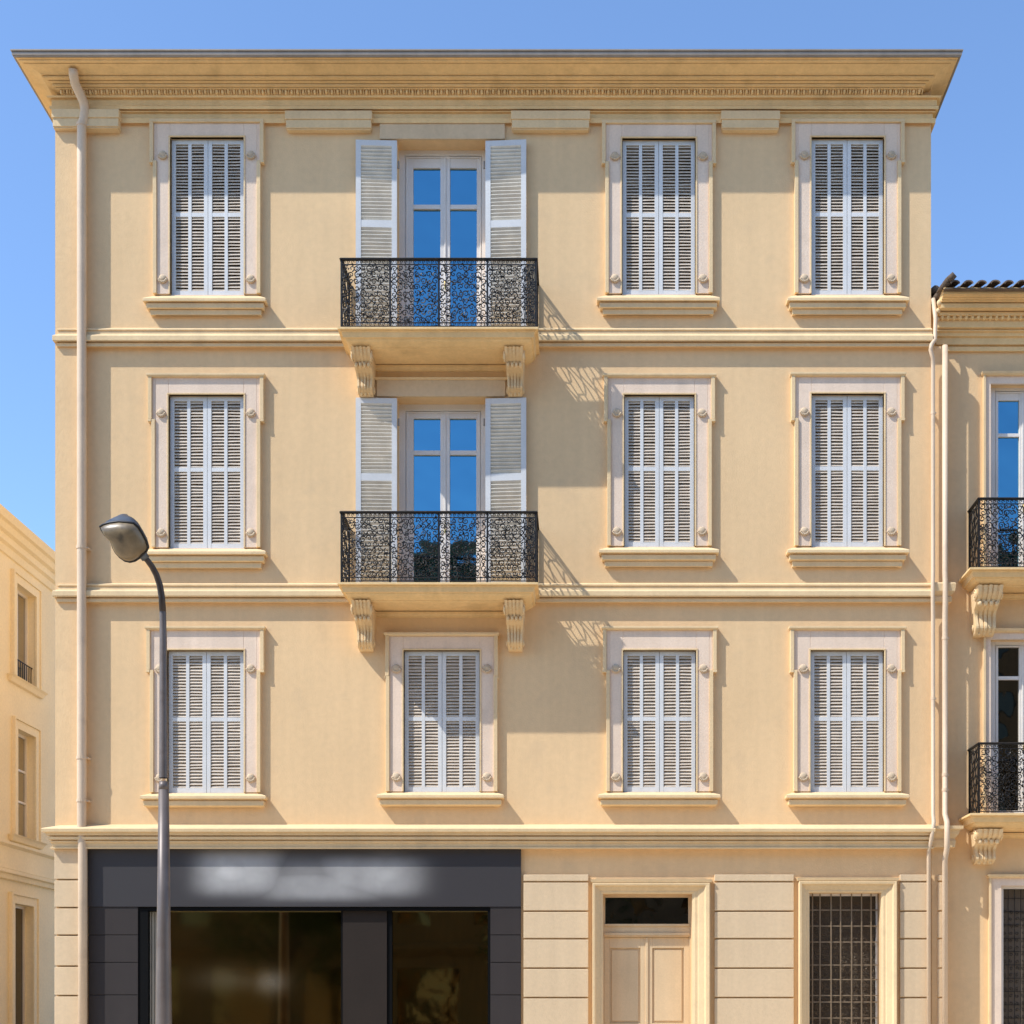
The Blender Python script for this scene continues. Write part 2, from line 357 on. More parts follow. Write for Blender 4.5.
def make_balcony(bld, sx0, sx1, p, ztop, label, brx, zbr, rx0, rx1, rp, rh, right_open=False, y=0.0, bw=.26):
    """slab with moulded edge (mesh of the part) > bracket, handrail, post, rails, scroll panels"""
    mb = MB()
    end = [(sx1, y-p)] if right_open else [(sx1, y-p), (sx1, y+.02)]
    prof = [(-(p), ztop-.20), (-.235, ztop-.20), (-.22, ztop-.188), (-.18, ztop-.178), (-.12, ztop-.15), (-.095, ztop-.13), (-.09, ztop-.118), (-.065, ztop-.115), (-.045, ztop-.048), (-.03, ztop-.044), (-.03, ztop-.034), (0, ztop-.03), (0, ztop-.004), (-.01, ztop), (-p, ztop+.004)]
    prof = [(max(o, -p+.02), z) for o, z in prof]
    ph = min(p, sx1-sx0)
    mb.sweep([(sx0, y+.02), (sx0, y-p)]+end, [q for q in prof if q[0] > -p+.03 or True][1:-1], caps=False)
    # top deck and soffit close the moulding ring
    i = .235; mb.box(sx0+.012, sx1-.012, y-p+.012, y+.02, ztop-.03, ztop-.004)
    mb.box(sx0+i-.02, sx1-(0 if right_open else i-.02), y-p+i-.02, y+.02, ztop-.193, ztop-.04)
    b = mb.build('balcony', 'cornice', bld, label)
    # recessed soffit border against the wall
    s = MB(); s.sweep([(sx0+i, y+.005), (sx1-i, y+.005)], [(0, ztop-.28), (.025, ztop-.28), (.03, ztop-.26), (.055, ztop-.235), (.06, ztop-.205), (0, ztop-.205)]); s.build('soffit_moulding', 'cornice', b)
    for (a0, zb_) in zip(brx, zbr):
        br_ = bracket_mesh(a0, a0+bw, ztop-.2015, zb_, p-.17, .07); br_.v = [(q[0], q[1]+y, q[2]) for q in br_.v]; br_.build('bracket', 'trim', b, bevel=.004)
    zr = ztop+rh
    yf = y-rp
    path = [(rx0, y+.0), (rx0, yf), (rx1, yf)]+([] if right_open else [(rx1, y+.0)])
    h = MB()
    h.sweep(path, [(-.022, zr-.018), (.022, zr-.018), (.026, zr-.004), (.012, zr+.012), (-.012, zr+.012), (-.026, zr-.004), (-.022, zr-.018)])
    h.build('handrail', 'iron', b)
    h = MB()
    for z in (ztop+.035, ztop+.085, zr-.075): h.tube([(q[0], q[1], z) for q in path], .0085, 4)
    h.build('bottom_rail', 'iron', b)
    posts = [(rx0, yf), (rx1, yf), (rx0, y-.03)]+([] if right_open else [(rx1, y-.03)])
    L = rx1-rx0
    for k in (1, 2, 3): posts.append((rx0+L*k/4, yf))
    for (px, py) in posts:
        m = MB(); m.box(px-.012, px+.012, py-.012, py+.012, ztop-.005, zr-.01); m.build('post', 'iron', b)
    for k in range(4):
        scroll_panel('scroll_panel', b, (rx0+L*k/4+.01, yf, ztop+.09), (1, 0, 0), L/4-.02, rh-.17, 1.0 if (k < 3 or right_open) else 1.08)
    # lace border under the handrail and above the deck
    lb = MB(); lc = MB()
    n = int(L/.06)
    for k in range(n):
        xx = rx0+L*(k+.5)/n
        spiral(lb, Vector((xx, yf, zr-.047)), Vector((1,0,0)), Vector((0,0,1)), Vector((0,-1,0)), 0, 0, .024, 0, 1, 1, .006, 8)
        spiral(lc, Vector((xx, yf, ztop+.06)), Vector((1,0,0)), Vector((0,0,1)), Vector((0,-1,0)), 0, 0, .022, 0, 1, 1, .005, 8)
    lb.build('top_lace_border', 'iron', b, fix=False); lc.build('bottom_lace_border', 'iron', b, fix=False)
    for xx in ([rx0] if right_open else [rx0, rx1]):
        sp_ = MB()
        for k in range(8):
            zz = ztop+.09+(rh-.19)*k/7
            sp_.tube([(xx, yf+.01+(rp-.02)*q/14, zz+.03*math.sin(q*1.1+k*2.3)) for q in range(15)], .0085, 4, False)
        for k in range(1, 6):
            yy_ = yf+rp*k/6; sp_.tube([(xx, yy_+.032*math.sin(q*1.2+k*1.9), ztop+.02+(rh-.06)*q/12) for q in range(13)], .007, 4, False)
        sp_.build('side_panel', 'iron', b, fix=False)
    if not right_open:      # return panel, closer bars, at the sunless end
        rb = MB()
        for k in range(9):
            xx = rx1-.16+.15*k/8
            pts = [(xx+.008*math.sin(z*9+k), yf-.004, ztop+.09+(rh-.17)*z/9) for z in range(10)]
            rb.tube(pts, .0075, 4, False)
        rb.build('end_bars', 'iron', b, fix=False)
    return b

def french_window(bld, x0, x1, yt, zb, fx0, fx1, fy, panes, py, bar, label, shutters=True, y=0.0, rec=.30, mtl='sky_glass', clip=None):
    """frame mesh > four panes, two open shutters"""
    X0, X1, ZT = PX(x0, -y), PX(x1, -y), PZ(yt, -y)
    yf = y+rec-.06; q = -yf
    mb = MB()
    Fx0, Fx1, Fz = PX(fx0, q), PX(fx1, q), PZ(fy, q)
    mb.box(X0-.01, Fx0, yf-.01, yf+.08, zb, ZT+.02); mb.box(Fx1, X1+.01, yf-.01, yf+.08, zb, ZT+.02); mb.box(Fx0, Fx1, yf-.01, yf+.08, Fz, ZT+.02)
    (a0, a1), (b0, b1) = panes
    pa0, pa1, pb0, pb1 = PX(a0, q), PX(a1, q), PX(b0, q), PX(b1, q)
    zt = PZ(py, q); z1, z2 = PZ(bar[0], q), PZ(bar[1], q); zp = zb+.14
    d = yf+.012
    mb.box(Fx0, pa0, d, d+.05, zb, Fz); mb.box(pa1, pb0, d-.006, d+.05, zb, Fz); mb.box(pb1, Fx1, d, d+.05, zb, Fz)
    for u, v in ((pa0, pa1), (pb0, pb1)):
        mb.box(u, v, d+.002, d+.05, zt, Fz); mb.box(u, v, d+.002, d+.05, z2, z1); mb.box(u, v, d+.002, d+.05, zb, zp)
    xm = (pa1+pb0)/2; mb.box(xm-.012, xm+.012, d-.02, d-.006, zb, Fz-.02)
    # outer rebate line
    mb.box(Fx0+.012, Fx0+.03, d-.016, d, zb, Fz-.012); mb.box(Fx1-.03, Fx1-.012, d-.016, d, zb, Fz-.012); mb.box(Fx0+.03, Fx1-.03, d-.016, d, Fz-.03, Fz-.012)
    w = mb.build('french_window', 'frame', bld, label, bevel=.004)
    for u, v in ((pa0, pa1), (pb0, pb1)):
        for s, t in ((z1, zt), (zp, z2)):
            g = MB(); tl = random.uniform(-.004, .004)
            g.add([(u-.01, d+.034, s-.01), (v+.01, d+.034+tl, s-.01), (v+.01, d+.034+tl, t+.01), (u-.01, d+.034, t+.01), (u-.01, d+.044, s-.01), (v+.01, d+.044+tl, s-.01), (v+.01, d+.044+tl, t+.01), (u-.01, d+.044, t+.01)], [(0,1,2,3), (4,7,6,5), (0,4,5,1), (1,5,6,2), (2,6,7,3), (3,7,4,0)])
            g.build('pane', mtl, w)
    g = MB(); hm = zb+1.05; g.tube([(xm, d-.04, hm-.06), (xm, d-.05, hm), (xm, d-.04, hm+.06)], .01, 6); g.tube([(xm, d-.01, hm), (xm, d-.05, hm)], .008, 6); g.build('window_handle', 'brass', w)
    if shutters:
        W = .575; zt2 = PZ(yt+.5)
        for hx, sgn, ang in ((X0+.005, -1, 2), (X1-.005, 1, 3.5)):
            a = R(ang)
            def rot(v, hx=hx, sgn=sgn, a=a):
                l = v[0]; t = v[1]
                return (hx+sgn*(l*math.cos(a)), -.012-l*math.sin(a)-t*math.cos(a)+0.0, v[2])
            # local x 0..W from the hinge, local y measured away from the wall
            sh = shutter_leaf('open_shutter', w, None, 0, W, zb+.02, zt2-(.025 if sgn < 0 else .03), 0.0, .042, 1, .072, .60, rot, pitch=.052, midh=.10, slat_mat='oslat', frame_mat='oshutter', cover=.40)
            for zz in (zb+.35, zt2-.35):
                g = MB(); g.tube([(hx-sgn*.02, -.02, zz-.05), (hx-sgn*.02, -.02, zz+.05)], .014, 6); g.build('hinge', 'gutter', w)
    return w

def tube_pipe(bld, pts, r, clips, label=None, name='downpipe', sm=True):
    mb = MB(); mb.smooth = True; mb.tube(pts, r, 14); mb.smooth = False
    for (x, y, z) in clips:
        mb.tube([(x, y, z-.02), (x, y, z+.02)], r*1.13, 14); mb.box(x-.01, x+r*1.5, y-.01, y+r+.05, z-.01, z+.01)
    return mb.build(name, 'pipe', bld, label)

# ================================================================ MAIN BUILDING
X0, X1 = PX(54, .1), PX(931)
bld = thing('apartment_building', ((X0+X1)/2, 0, 0), 'tall cream four-storey building with two iron balconies and a dark shopfront', 'building')
rows = []   # (x0,x1,yt,yb,label,opts)
W4 = [(171,244.5,139,295.5), (622,695.5,140,295), (811,883.5,139,295)]
W3 = [(169.5,244.5,396,548.5), (624,694.5,396,547), (811,883.5,395,547)]
W2 = [(168,244.5,651,793), (404,480,651,792), (623,696,651,792), (810,883.5,651,792)]
FW = [(397,486,140.5), (397,486,397.5)]
BAL_Z = [PZ(326.5, .75), PZ(582, .75)]
holes = [(PX(a), PX(b), PZ(d), PZ(c)) for a, b, c, d in W4+W3+W2]
holes += [(PX(a), PX(b), bz-.005, PZ(c)) for (a, b, c), bz in zip(FW, BAL_Z)]
SHOP = (PX(140), PX(490), .35, PZ(908)); DOOR = (PX(603), PX(692), .18, PZ(894)); GW = (PX(809), PX(880.5), .95, PZ(893))
holes += [SHOP, DOOR, GW]
ZW = PZ(60)
w = MB(); holed_wall(w, X0, X1, 0, ZW, holes)
w.add([(X0,0,0),(X0,11,0),(X0,11,ZW),(X0,0,ZW)], [(0,1,2,3)]); w.add([(X1,0,0),(X1,0,ZW),(X1,11,ZW),(X1,11,0)], [(0,1,2,3)])
w.add([(X0,11,0),(X1,11,0),(X1,11,ZW),(X0,11,ZW)], [(0,1,2,3)]); w.add([(X0,0,ZW),(X1,0,ZW),(X1,11,ZW),(X0,11,ZW)], [(0,1,2,3)])
w.build('wall', 'wall', bld, fix=False)
# corner pilaster
pp = .055; PXL = PX(87)
m = MB(); m.box(X0-.0, PXL, -pp, .0-.001, PZ(845), PZ(118)); m.build('pilaster', 'wall', bld)
base_path = [(X0, 1.2), (X0, -pp), (PXL, -pp), (PXL, 0), (X1, 0)]
in_path = [(X0+.115, 1.2), (X0+.115, 0)]
def string(name, prof, ends, label=None, mt='cornice', path=None, br=True):
    mb = MB(); mb.sweep((path or base_path[:-1])+ends, prof); return mb.build(name, mt, bld, label)
for yy in (328.5, 584):
    string('string_course', PR((-.02, yy+18.6), (.04, yy+18.4), (.085, yy+17.8), (.085, yy+14.4), (.06, yy+14.2), (.06, yy+13.2), (.12, yy+12.6), (.13, yy+11.4), (.13, yy+7.2), (.122, yy+6.4), (.07, yy+5.6), (.066, yy+2), (.08, yy+1.6), (.08, yy+.3), (-.02, yy-1.5)), [(X1, 0)], path=in_path, mt='trim')
yy = 828
string('ground_floor_cornice', PR((-.02, yy+21), (.10, yy+20.9), (.155, yy+20.5), (.157, yy+19.2), (.135, yy+19), (.142, yy+14.8), (.165, yy+14.3), (.168, yy+13.2), (.14, yy+13), (.14, yy+12), (.185, yy+11.4), (.19, yy+8.8), (.155, yy+8.6), (.155, yy+7.6), (.20, yy+7), (.205, yy+4.4), (.245, yy+3.6), (.25, yy+.7), (.24, yy), (-.02, yy-4)), [(X1, 0)], path=[(X0+.12, 1.2), (X0+.12, 0)], mt='trim')
# crowning cornice; left return slightly deeper than right
cor = []
for (yy, p) in ((123,-.02),(123,.05),(118.2,.055),(118,.02),(112.6,.02),(112,.05),(110.8,.052),(110.6,.03),(109.6,.03),(109,.085),(106,.09),(105.6,.065),(98.2,.07),(97.4,.11),(96.3,.115),(95.4,.12)):
    cor.append((p, PZ(yy, p)))
string('frieze', cor, [(X1, 0), (X1, 1.2)], mt='cornice', path=[(X0+.02, 1.2), (X0+.02, 0)])
moves = [('s',.12,7.0),('s',.18,1.1),('s',.162,.9),('s',.215,2.6),('s',.18,1.0),('s',.255,1.1),('s',.225,.9),('s',.315,2.7),('s',.28,1.1),('s',.335,.5),('c',.35,.9),('c',.385,1.0),('c',.43,.9),('c',.485,.5),('s',.50,.5),('s',.485,.6),('s',.55,2.6),('s',.575,1.0)]
z = PZ(95.4, .12); zend = PZ(57.2, .575); kz = (zend-z)/sum(m_[2] for m_ in moves)
cor2 = [(-.02, z)]
for (t_, p, d) in moves:
    if t_ == 's': cor2.append((p, z))
    z += d*kz; cor2.append((p, z))
cor2.append((-.02, z))
# pull side returns in: the cornice turns the corner with a shallower overhang
SL, SR = .30, .24
cp = [(X0+.23, 8), (X0+.23, 0), (X1-.345, 0), (X1-.345, 8)]
mb = MB(); mb.sweep(cp, cor2); mb.build('cornice', 'cornice', bld)
g = MB()
g.sweep(cp, [(.545, zend+.001), (.60, PZ(56.6,.60)), (.602, PZ(55.2,.61)), (.615, PZ(54.8,.61)), (.618, PZ(52.2,.61)), (.605, PZ(51.9,.61)), (.63, PZ(51.2,.61)), (.63, PZ(50.0,.61)), (.545, PZ(50.2,.60))])
_ = ([(.545, PZ(56.6,.575)), (.60, PZ(56.6,.60)), (.615, PZ(55,.61)), (.615, PZ(51.5,.61)), (.63, PZ(50.6,.61)), (.60, PZ(50.0,.61)), (.545, PZ(50.2,.60))])
g.build('gutter', 'gutter', bld)
g = MB(); zr = PZ(52, .6)
a, b_, c = X0+.23-.58, X1-.345+.58, -.58
g.add([(a, c, zr), (b_, c, zr), (b_, 8, zr), (a, 8, zr), (a+2.5, 3.2, zr+.9), (b_-2.5, 3.2, zr+.9)], [(0,1,5,4), (1,2,5), (2,3,4,5), (3,0,4), (0,3,2,1)])
g.build('roof', 'tile', bld)
# egg-and-dart row
e = MB(); n = 150
ex0, ex1 = X0+.08, X1-.16; e.smooth = True
for k in range(n):
    x = ex0+(ex1-ex0)*(k+.5)/n; hw = (ex1-ex0)/n*.5
    z1, z0 = PZ(87.6, .16), PZ(94.6, .14)
    j = random.uniform(-.006, .006)
    e.ball((x, -.135, (z0+z1)/2+j), hw*.62, .035+random.uniform(0, .012), (z1-z0)*.46, 6, 4)
    e.box(x+hw*.86, x+hw*1.12, -.165, -.10, z0+.01, z1-.005)
e.build('egg_and_dart_row', 'cornice', bld, fix=False)
# hanging tablets of the frieze
for (a, b_) in ((54.0, 120), (285, 372), (511, 590), (721, 780)):
    t = MB(); xa, xb = PX(a, .1), PX(b_, .1)
    f = .035 if a < 60 else 0.0
    t.box(xa+.0-f*.5, xb, -.115-f, .01, PZ(119.5,.1), PZ(111,.1)); t.box(xa+.012-f*.5, xb-.012, -.10-f, .01, PZ(127.8,.1), PZ(119.5,.1)); t.box(xa+.025-f*.8, xb-.025, -.085-f, .01, PZ(129,.1), PZ(127.8,.1))
    t.build('frieze_tablet', 'trim', bld, bevel=.006)
# thin astragal on the pilaster head
t = MB(); t.sweep([(X0, .5), (X0, -pp), (PXL, -pp), (PXL, 0)], [(-.01, PZ(127.5)), (.02, PZ(127)), (.025, PZ(124.5)), (-.01, PZ(124))]); t.build('pilaster_capital', 'trim', bld)

lab4 = ['left-hand shuttered window of the top floor', 'top-floor shuttered window just right of the balcony', 'top-floor shuttered window at the right edge']
lab3 = ['left-hand shuttered window above the street lamp', 'middle-floor shuttered window just right of the balcony', 'middle-floor shuttered window at the right edge']
lab2 = ['shuttered window crossed by the lamp post', 'shuttered window under the lower balcony', 'shuttered window above the panelled door', 'shuttered window above the grilled ground-floor window']
for r_, l_ in zip(W4, lab4): surround(bld, *r_, l_, top=14, flat_cap=True, earh=38)
for r_, l_ in zip(W3, lab3): surround(bld, *r_, l_, top=17)
for i, (r_, l_) in enumerate(zip(W2, lab2)): surround(bld, *r_, l_, top=20 if i != 1 else 14, earh=40, side=14 if i == 1 else 13.2, ear=.5 if i == 1 else 3.4)

# balconies and their windows
for i in range(2):
    bz = BAL_Z[i]
    make_balcony(bld, PX(337.5, .75), PX(538, .75), .75, bz, ('upper' if i == 0 else 'lower')+' balcony with black scrollwork railing on carved brackets',
                 (PX(355, .25), PX(505.5, .25)), (PZ(396 if i == 0 else 650, .1),)*2, PX(341.5, .68), PX(536, .68), .68, (70 if i == 0 else 71.5)*(20-.68)/FPX)
french_window(bld, 397, 486, 140.5, BAL_Z[0], 405, 482, 156, ((413.2,440.3),(450,476.7)), 167.5, (204,208.5), 'blue-glazed window doors opening on the upper balcony')
french_window(bld, 397, 486, 397.5, BAL_Z[1], 405.5, 481, 411, ((413.5,440.3),(449.8,476.2)), 418, (450,454.5), 'blue-glazed window doors opening on the lower balcony')
for (yt, yb, xa, xb) in ((121.5, 140.3, 380, 505), (381, 397.3, 377, 505.5)):
    t = MB(); t.box(PX(xa), PX(xb), -.035, .01, PZ(yb), PZ(yt)); 
    t.cur = 1
    if yt > 200: t.sweep([(PX(xa), .01), (PX(xa), -.035), (PX(xb), -.035), (PX(xb), .01)], [(-.01, PZ(yt+.1)), (.02, PZ(yt)), (.03, PZ(yt-2)), (-.01, PZ(yt-2.5))])
    t.build('lintel', ['block', 'trim'], bld, bevel=.004)

# downpipe on the left pilaster
r = .064; xq = PX(80.3, .18)
py = -pp-.072
pts = [(PX(72.5,.45), -.42, PZ(68,.45)), (PX(73,.42), -.40, PZ(74,.42)), (PX(75.5,.3), -.32, PZ(84,.3)), (PX(79.5,.25), -.25, PZ(93,.25)), (PX(82.8,.2), py-.03, PZ(101,.2)), (PX(83.2,.2), py, PZ(108,.2)), (PX(81.8,.2), py, PZ(117,.2)), (xq, py, PZ(124,.2)), (xq, py, PZ(180,.2)), (xq, py, PZ(825,.2)), (xq+.015, py, PZ(850,.2)), (xq+.015, py, .05)]
tube_pipe(bld, pts, r, [(xq, py, PZ(v, .2)) for v in (122, 546, 757, 800)])

# ---- ground floor: rustication, door, barred window
def blocks(xa, xb, name='rusticated_blocks', p=.055, parent=bld, ytop=874.5, lines=(881.6,911,938.6,968,997.5,1027,1056,1086)):
    mb = MB(); g = 1.0; ys = [ytop]+list(lines)
    for a, b in zip(ys, ys[1:]):
        za, zb = PZ(a+(g if a != ytop else 0), p), PZ(b-g*.5, p)
        c = .010
        mb.box(PX(xa,p)+random.uniform(0,.002), PX(xb,p), -p+random.uniform(-.002,.002), .01, zb, za)
    mb.box(PX(xa,p)-.0, PX(xb,p), -p, .01, .25, PZ(ys[-1]+g, p)); 
    mb.box(PX(xa,p)-.01, PX(xb,p)+.01, -p-.025, .01, 0, .246)
    return mb.build(name, 'block', parent, bevel=.007)
blocks(523.5, 588.5); blocks(714.5, 794); blocks(900, 930.6)
blocks(54.3, 86, p=pp+.02, ytop=849, lines=(879.5,907.5,935,966,995.5,1025,1055,1086))
def architrave(parent, x0, x1, yt, o, zb, name='architrave', orr=None):
    mb = MB(); X_0, X_1, Z = PX(x0), PX(x1), PZ(yt); O = o/71.
    # moulded jambs and head swept round the opening (in elevation)
    prof = [(0, .0), (0, -.035), (.022, -.05), (.045, -.05), (.055, -.062), (O-.05, -.085), (O-.035, -.115), (O-.008, -.12), (O, -.105), (O, .01)]
    pth = [((X_0, zb), (-1, 0)), ((X_0, Z), (-1, 1)), ((X_1, Z), (1, 1)), ((X_1, zb), (1, 0))]
    vs = []; k = len(prof)
    OR = (orr or o)/71.; kk = OR/O; k_ = 0
    for (c, n) in pth:
        for (u, yy) in prof:
            if n[0] > 0: vs.append((c[0]+u*kk, yy, c[1]+n[1]*u)); continue
            vs.append((c[0]+n[0]*u, yy, c[1]+n[1]*u))
    fs = []
    for i in range(3):
        for j in range(k-1): fs.append((i*k+j, (i+1)*k+j, (i+1)*k+j+1, i*k+j+1))
    mb.add(vs, fs); mb.sweep([(X_0-O-.01, .01), (X_0-O-.01, -.09), (X_1+OR+.01, -.09), (X_1+OR+.01, .01)], [(-.05, Z+O+.002), (.01, Z+O+.01), (.02, Z+O+.05), (-.05, Z+O+.055)])
    return mb.build(name, 'trim', parent)
# door
m = MB(); x0_, x1_ = DOOR[0], DOOR[1]; yd = .20
zt, zb_ = PZ(896, -yd), .18
m.box(x0_, x0_+.02, yd-.02, yd+.1, zb_, DOOR[3]); m.box(x1_-.02, x1_, yd-.02, yd+.1, zb_, DOOR[3]); m.box(x0_+.02, x1_-.02, yd-.02, yd+.1, zt-.01, DOOR[3])
z1, z2 = PZ(924, -yd), PZ(937, -yd)
m.box(x0_+.02, x1_-.02, yd-.03, yd+.1, z1-.03, z1); m.box(x0_+.02, x1_-.02, yd-.008, yd+.1, z2+.06, z1-.03); m.box(x0_+.02, x1_-.02, yd-.035, yd+.1, z2+.02, z2+.06); m.box(x0_+.02, x1_-.02, yd-.015, yd+.1, z2-.0, z2+.02)
for u in ((x0_+.02, x0_+.035), (x1_-.035, x1_-.02)): m.box(*u, yd+.005, yd+.09, z1, zt-.01)
m.box(x0_+.035, x1_-.035, yd+.005, yd+.09, zt-.02, zt-.01)
door = m.build('door', 'door', bld, 'tan panelled double door with dark glass above', bevel=.003)
m = MB(); m.box(x0_+.03, x1_-.03, yd+.05, yd+.07, z1-.01, zt-.02); m.build('transom_pane', 'dull_glass', door)
xm = (x0_+x1_)/2
for a, b in ((x0_+.022, xm-.004), (xm+.004, x1_-.022)):
    m = MB(); q = yd+.02; zl, zh = zb_+.01, z2-.004
    pa, pb = a+.075, b-.085 if b < xm+.01 else b-.075
    pzt, pzb = PZ(948, -q), PZ(1023, -q); 
    bands = [(pzb, pzt), (zl+.18, pzb-.14)]
    m.box(a, pa, q, q+.05, zl, zh); m.box(pb, b, q, q+.05, zl, zh); m.box(pa, pb, q, q+.05, pzt, zh); m.box(pa, pb, q, q+.05, pzb-.14, pzb); m.box(pa, pb, q, q+.05, zl, zl+.18)
    for (u, v) in bands:
        m.box(pa, pb, q+.028, q+.045, u, v); m.box(pa+.03, pb-.03, q+.012, q+.028, u+.03, v-.03)
    l = m.build('door_leaf', 'door', door, bevel=.004)
m = MB(); m.box(xm-.018, xm+.018, yd+.002, yd+.02, zb_+.01, z2-.006); m.build('astragal', 'door', door, bevel=.004)
m = MB(); m.smooth = True; m.ball((xm-.09, yd-.03, 1.05), .03, .03, .03, 10, 6); m.tube([(xm-.09, yd+.02, 1.05), (xm-.09, yd-.03, 1.05)], .012, 8); m.build('handle', 'brass', door)
architrave(door, 603, 692, 894, 10.5, .18, orr=17.5)
m = MB(); m.box(x0_-.25, x1_+.25, -.35, .3, 0, .178); m.build('step', 'kerb', door, bevel=.01)
# barred window
m = MB(); a, b = GW[0], GW[1]; yw = .14
m.box(a, a+.03, yw, yw+.06, GW[2], GW[3]); m.box(b-.03, b, yw, yw+.06, GW[2], GW[3]); m.box(a+.03, b-.03, yw, yw+.06, GW[3]-.03, GW[3]); m.box(a+.03, b-.03, yw, yw+.06, GW[2], GW[2]+.05)
gw = m.build('barred_window', 'frame', bld, 'tall ground-floor window behind a square iron grille')
m = MB(); m.box(a, b, yw+.12, yw+.14, GW[2], GW[3]); m.build('pane', 'dark', gw)
gm = mat('grille_metal', (.25, .18, .11), .5, metal=.2, var=.1, scale=5)
m = MB()
for xx in (812.5, 820, 831, 840.5, 851.5, 861.5, 871, 878): m.box(PX(xx,-.1)-.008, PX(xx,-.1)+.008, .09, .106, GW[2], GW[3])
for yy in (910, 926, 942, 965, 979.5, 995.5, 1002, 1018, 1034, 1050, 1066): m.box(a, b, .107, .117, PZ(yy,-.1)-.008, PZ(yy,-.1)+.008)
m.build('grille', gm, gw)
m = MB(); rr = .0055        # finer decorative mesh behind
zc = GW[2]+.04; row = 0
while zc < GW[3]-.12:
    for k in range(18):
        xx = a+.05+(b-a-.1)*(k+.5+(.5 if row % 2 else 0))/18.5
        spiral(m, Vector((xx, .165, zc)), Vector((1,0,0)), Vector((0,0,1)), Vector((0,-1,0)), 0, 0, .028, random.uniform(0, 6), 1.0, 1, rr, 7)
    m.box(a+.03, b-.03, .17, .174, zc+.03, zc+.036)
    zc += .062; row += 1
m.build('lattice', mat('lattice_metal', (.14, .095, .055), .5, metal=.4, var=.2, scale=8), gw, fix=False)
architrave(gw, 809, 880.5, 893, 11, .95, orr=15)
m = MB(); m.sweep([(a-.17, .01), (a-.17, -.12), (b+.17, -.12), (b+.17, .01)], [(-.05,.83),(.0,.83),(.05,.88),(.05,.945),(-.13,.95)]); m.box(a, b, -.1, .28, .94, .9495); m.build('sill', 'trim', gw)

# ---- shopfront
sx0, sx1, st = PX(88.5,.04), PX(521,.04), PZ(849.2,.04)
m = MB(); P_ = .045
ox0, ox1, ot = PX(138,.04), PX(490.5,.04), PZ(907,.04)
lines = (907, 935, 962.5, 995, 1025, 1055, 1086)
def cladcol(xa, xb):
    zs = [PZ(v, .04) for v in lines]+[0.3]
    for q, (h, l) in enumerate(zip(zs, zs[1:])): m.box(xa, xb, -P_, .01, l+.006, h-(.006 if q else 0))
cladcol(sx0, ox0); cladcol(ox1, sx1)
m.box(sx0, sx1, -P_+.012, .009, 0.02, .3); m.box(sx0, ox0-.001, -P_+.014, .009, .3, ot); m.box(ox1+.001, sx1, -P_+.014, .009, .3, ot)
m.box(ox0-.001, ox1+.001, -P_+.02, .008, .3, .42)
shop = m.build('shopfront', 'clad', bld, 'anthracite clad shopfront with a wide display window', bevel=.003)
def bl(xx, yy, rx, ry, a, pw): return (PX(xx,.05)-bld.location.x, PZ(yy,.05), rx/71., ry/71., a, pw)
sign = smudge('sign_face', (.034, .029, .029), [bl(240,873,42,21,.62,4), bl(232,873,26,15,.85,2), bl(310,879,66,20,.30,3), bl(322,886,60,14,.48,4), bl(368,877,52,19,.52,4), bl(385,876,26,16,.6,2)], (.62, .60, .565), .55)
m = MB(); m.box(sx0, sx1, -P_-.012, .01, ot+.004, st); m.build('sign_board', sign, shop, 'dark sign board over the shop window with blurred pale lettering')
m = MB(); m.box(ox0, ox1, -.03, .05, ot-.05, ot); m.box(ox0, PX(149,-.02), -.028, .12, .42, ot-.05); m.box(PX(488,-.02), ox1, -.028, .12, .42, ot-.05)
m.box(PX(149,-.02), PX(488,-.02), .02, .12, .42, .5); m.build('window_frame', 'black', shop)
m = MB(); m.box(PX(343,-.05), PX(387,-.05), .03, .16, .5, ot-.045); m.build('pillar', 'pillar', shop)
m = MB(); m.box(PX(387.2,-.05), PX(392,-.05), .05, .14, .5, ot-.045); m.box(PX(341,-.05), PX(342.9,-.05), .05, .14, .5, ot-.045); m.build('jamb', 'black', shop)
m = MB()
for k, xx in enumerate((149.5, 152.6, 155.6)): m.box(PX(xx,-.1), PX(xx+2.2,-.1), .07+.006*k, .12, .5, ot-.06)
m.build('blind', 'blind', shop)
gs = smudge('lettered_glass', (.23, .155, .06), [bl(222,979,30,12,.13,2), bl(268,982,16,12,.30,2), bl(245,981,40,10,.10,2)], (.55, .55, .52), .05, 1.0)
m = MB(); m.box(PX(158,-.1), PX(341,-.1), .10, .115, .5, ot-.045); m.build('display_pane', gs, shop, 'left shop pane with a faint blurred marking')
m = MB(); m.box(PX(392,-.1), PX(488,-.1), .10, .115, .5, ot-.045); m.build('display_pane', 'shop_glass', shop)
m = MB(); m.box(PX(158,-.1), PX(488,-.1), .088, .098, ot-.062, ot-.045); m.build('top_trim', 'brass', shop)

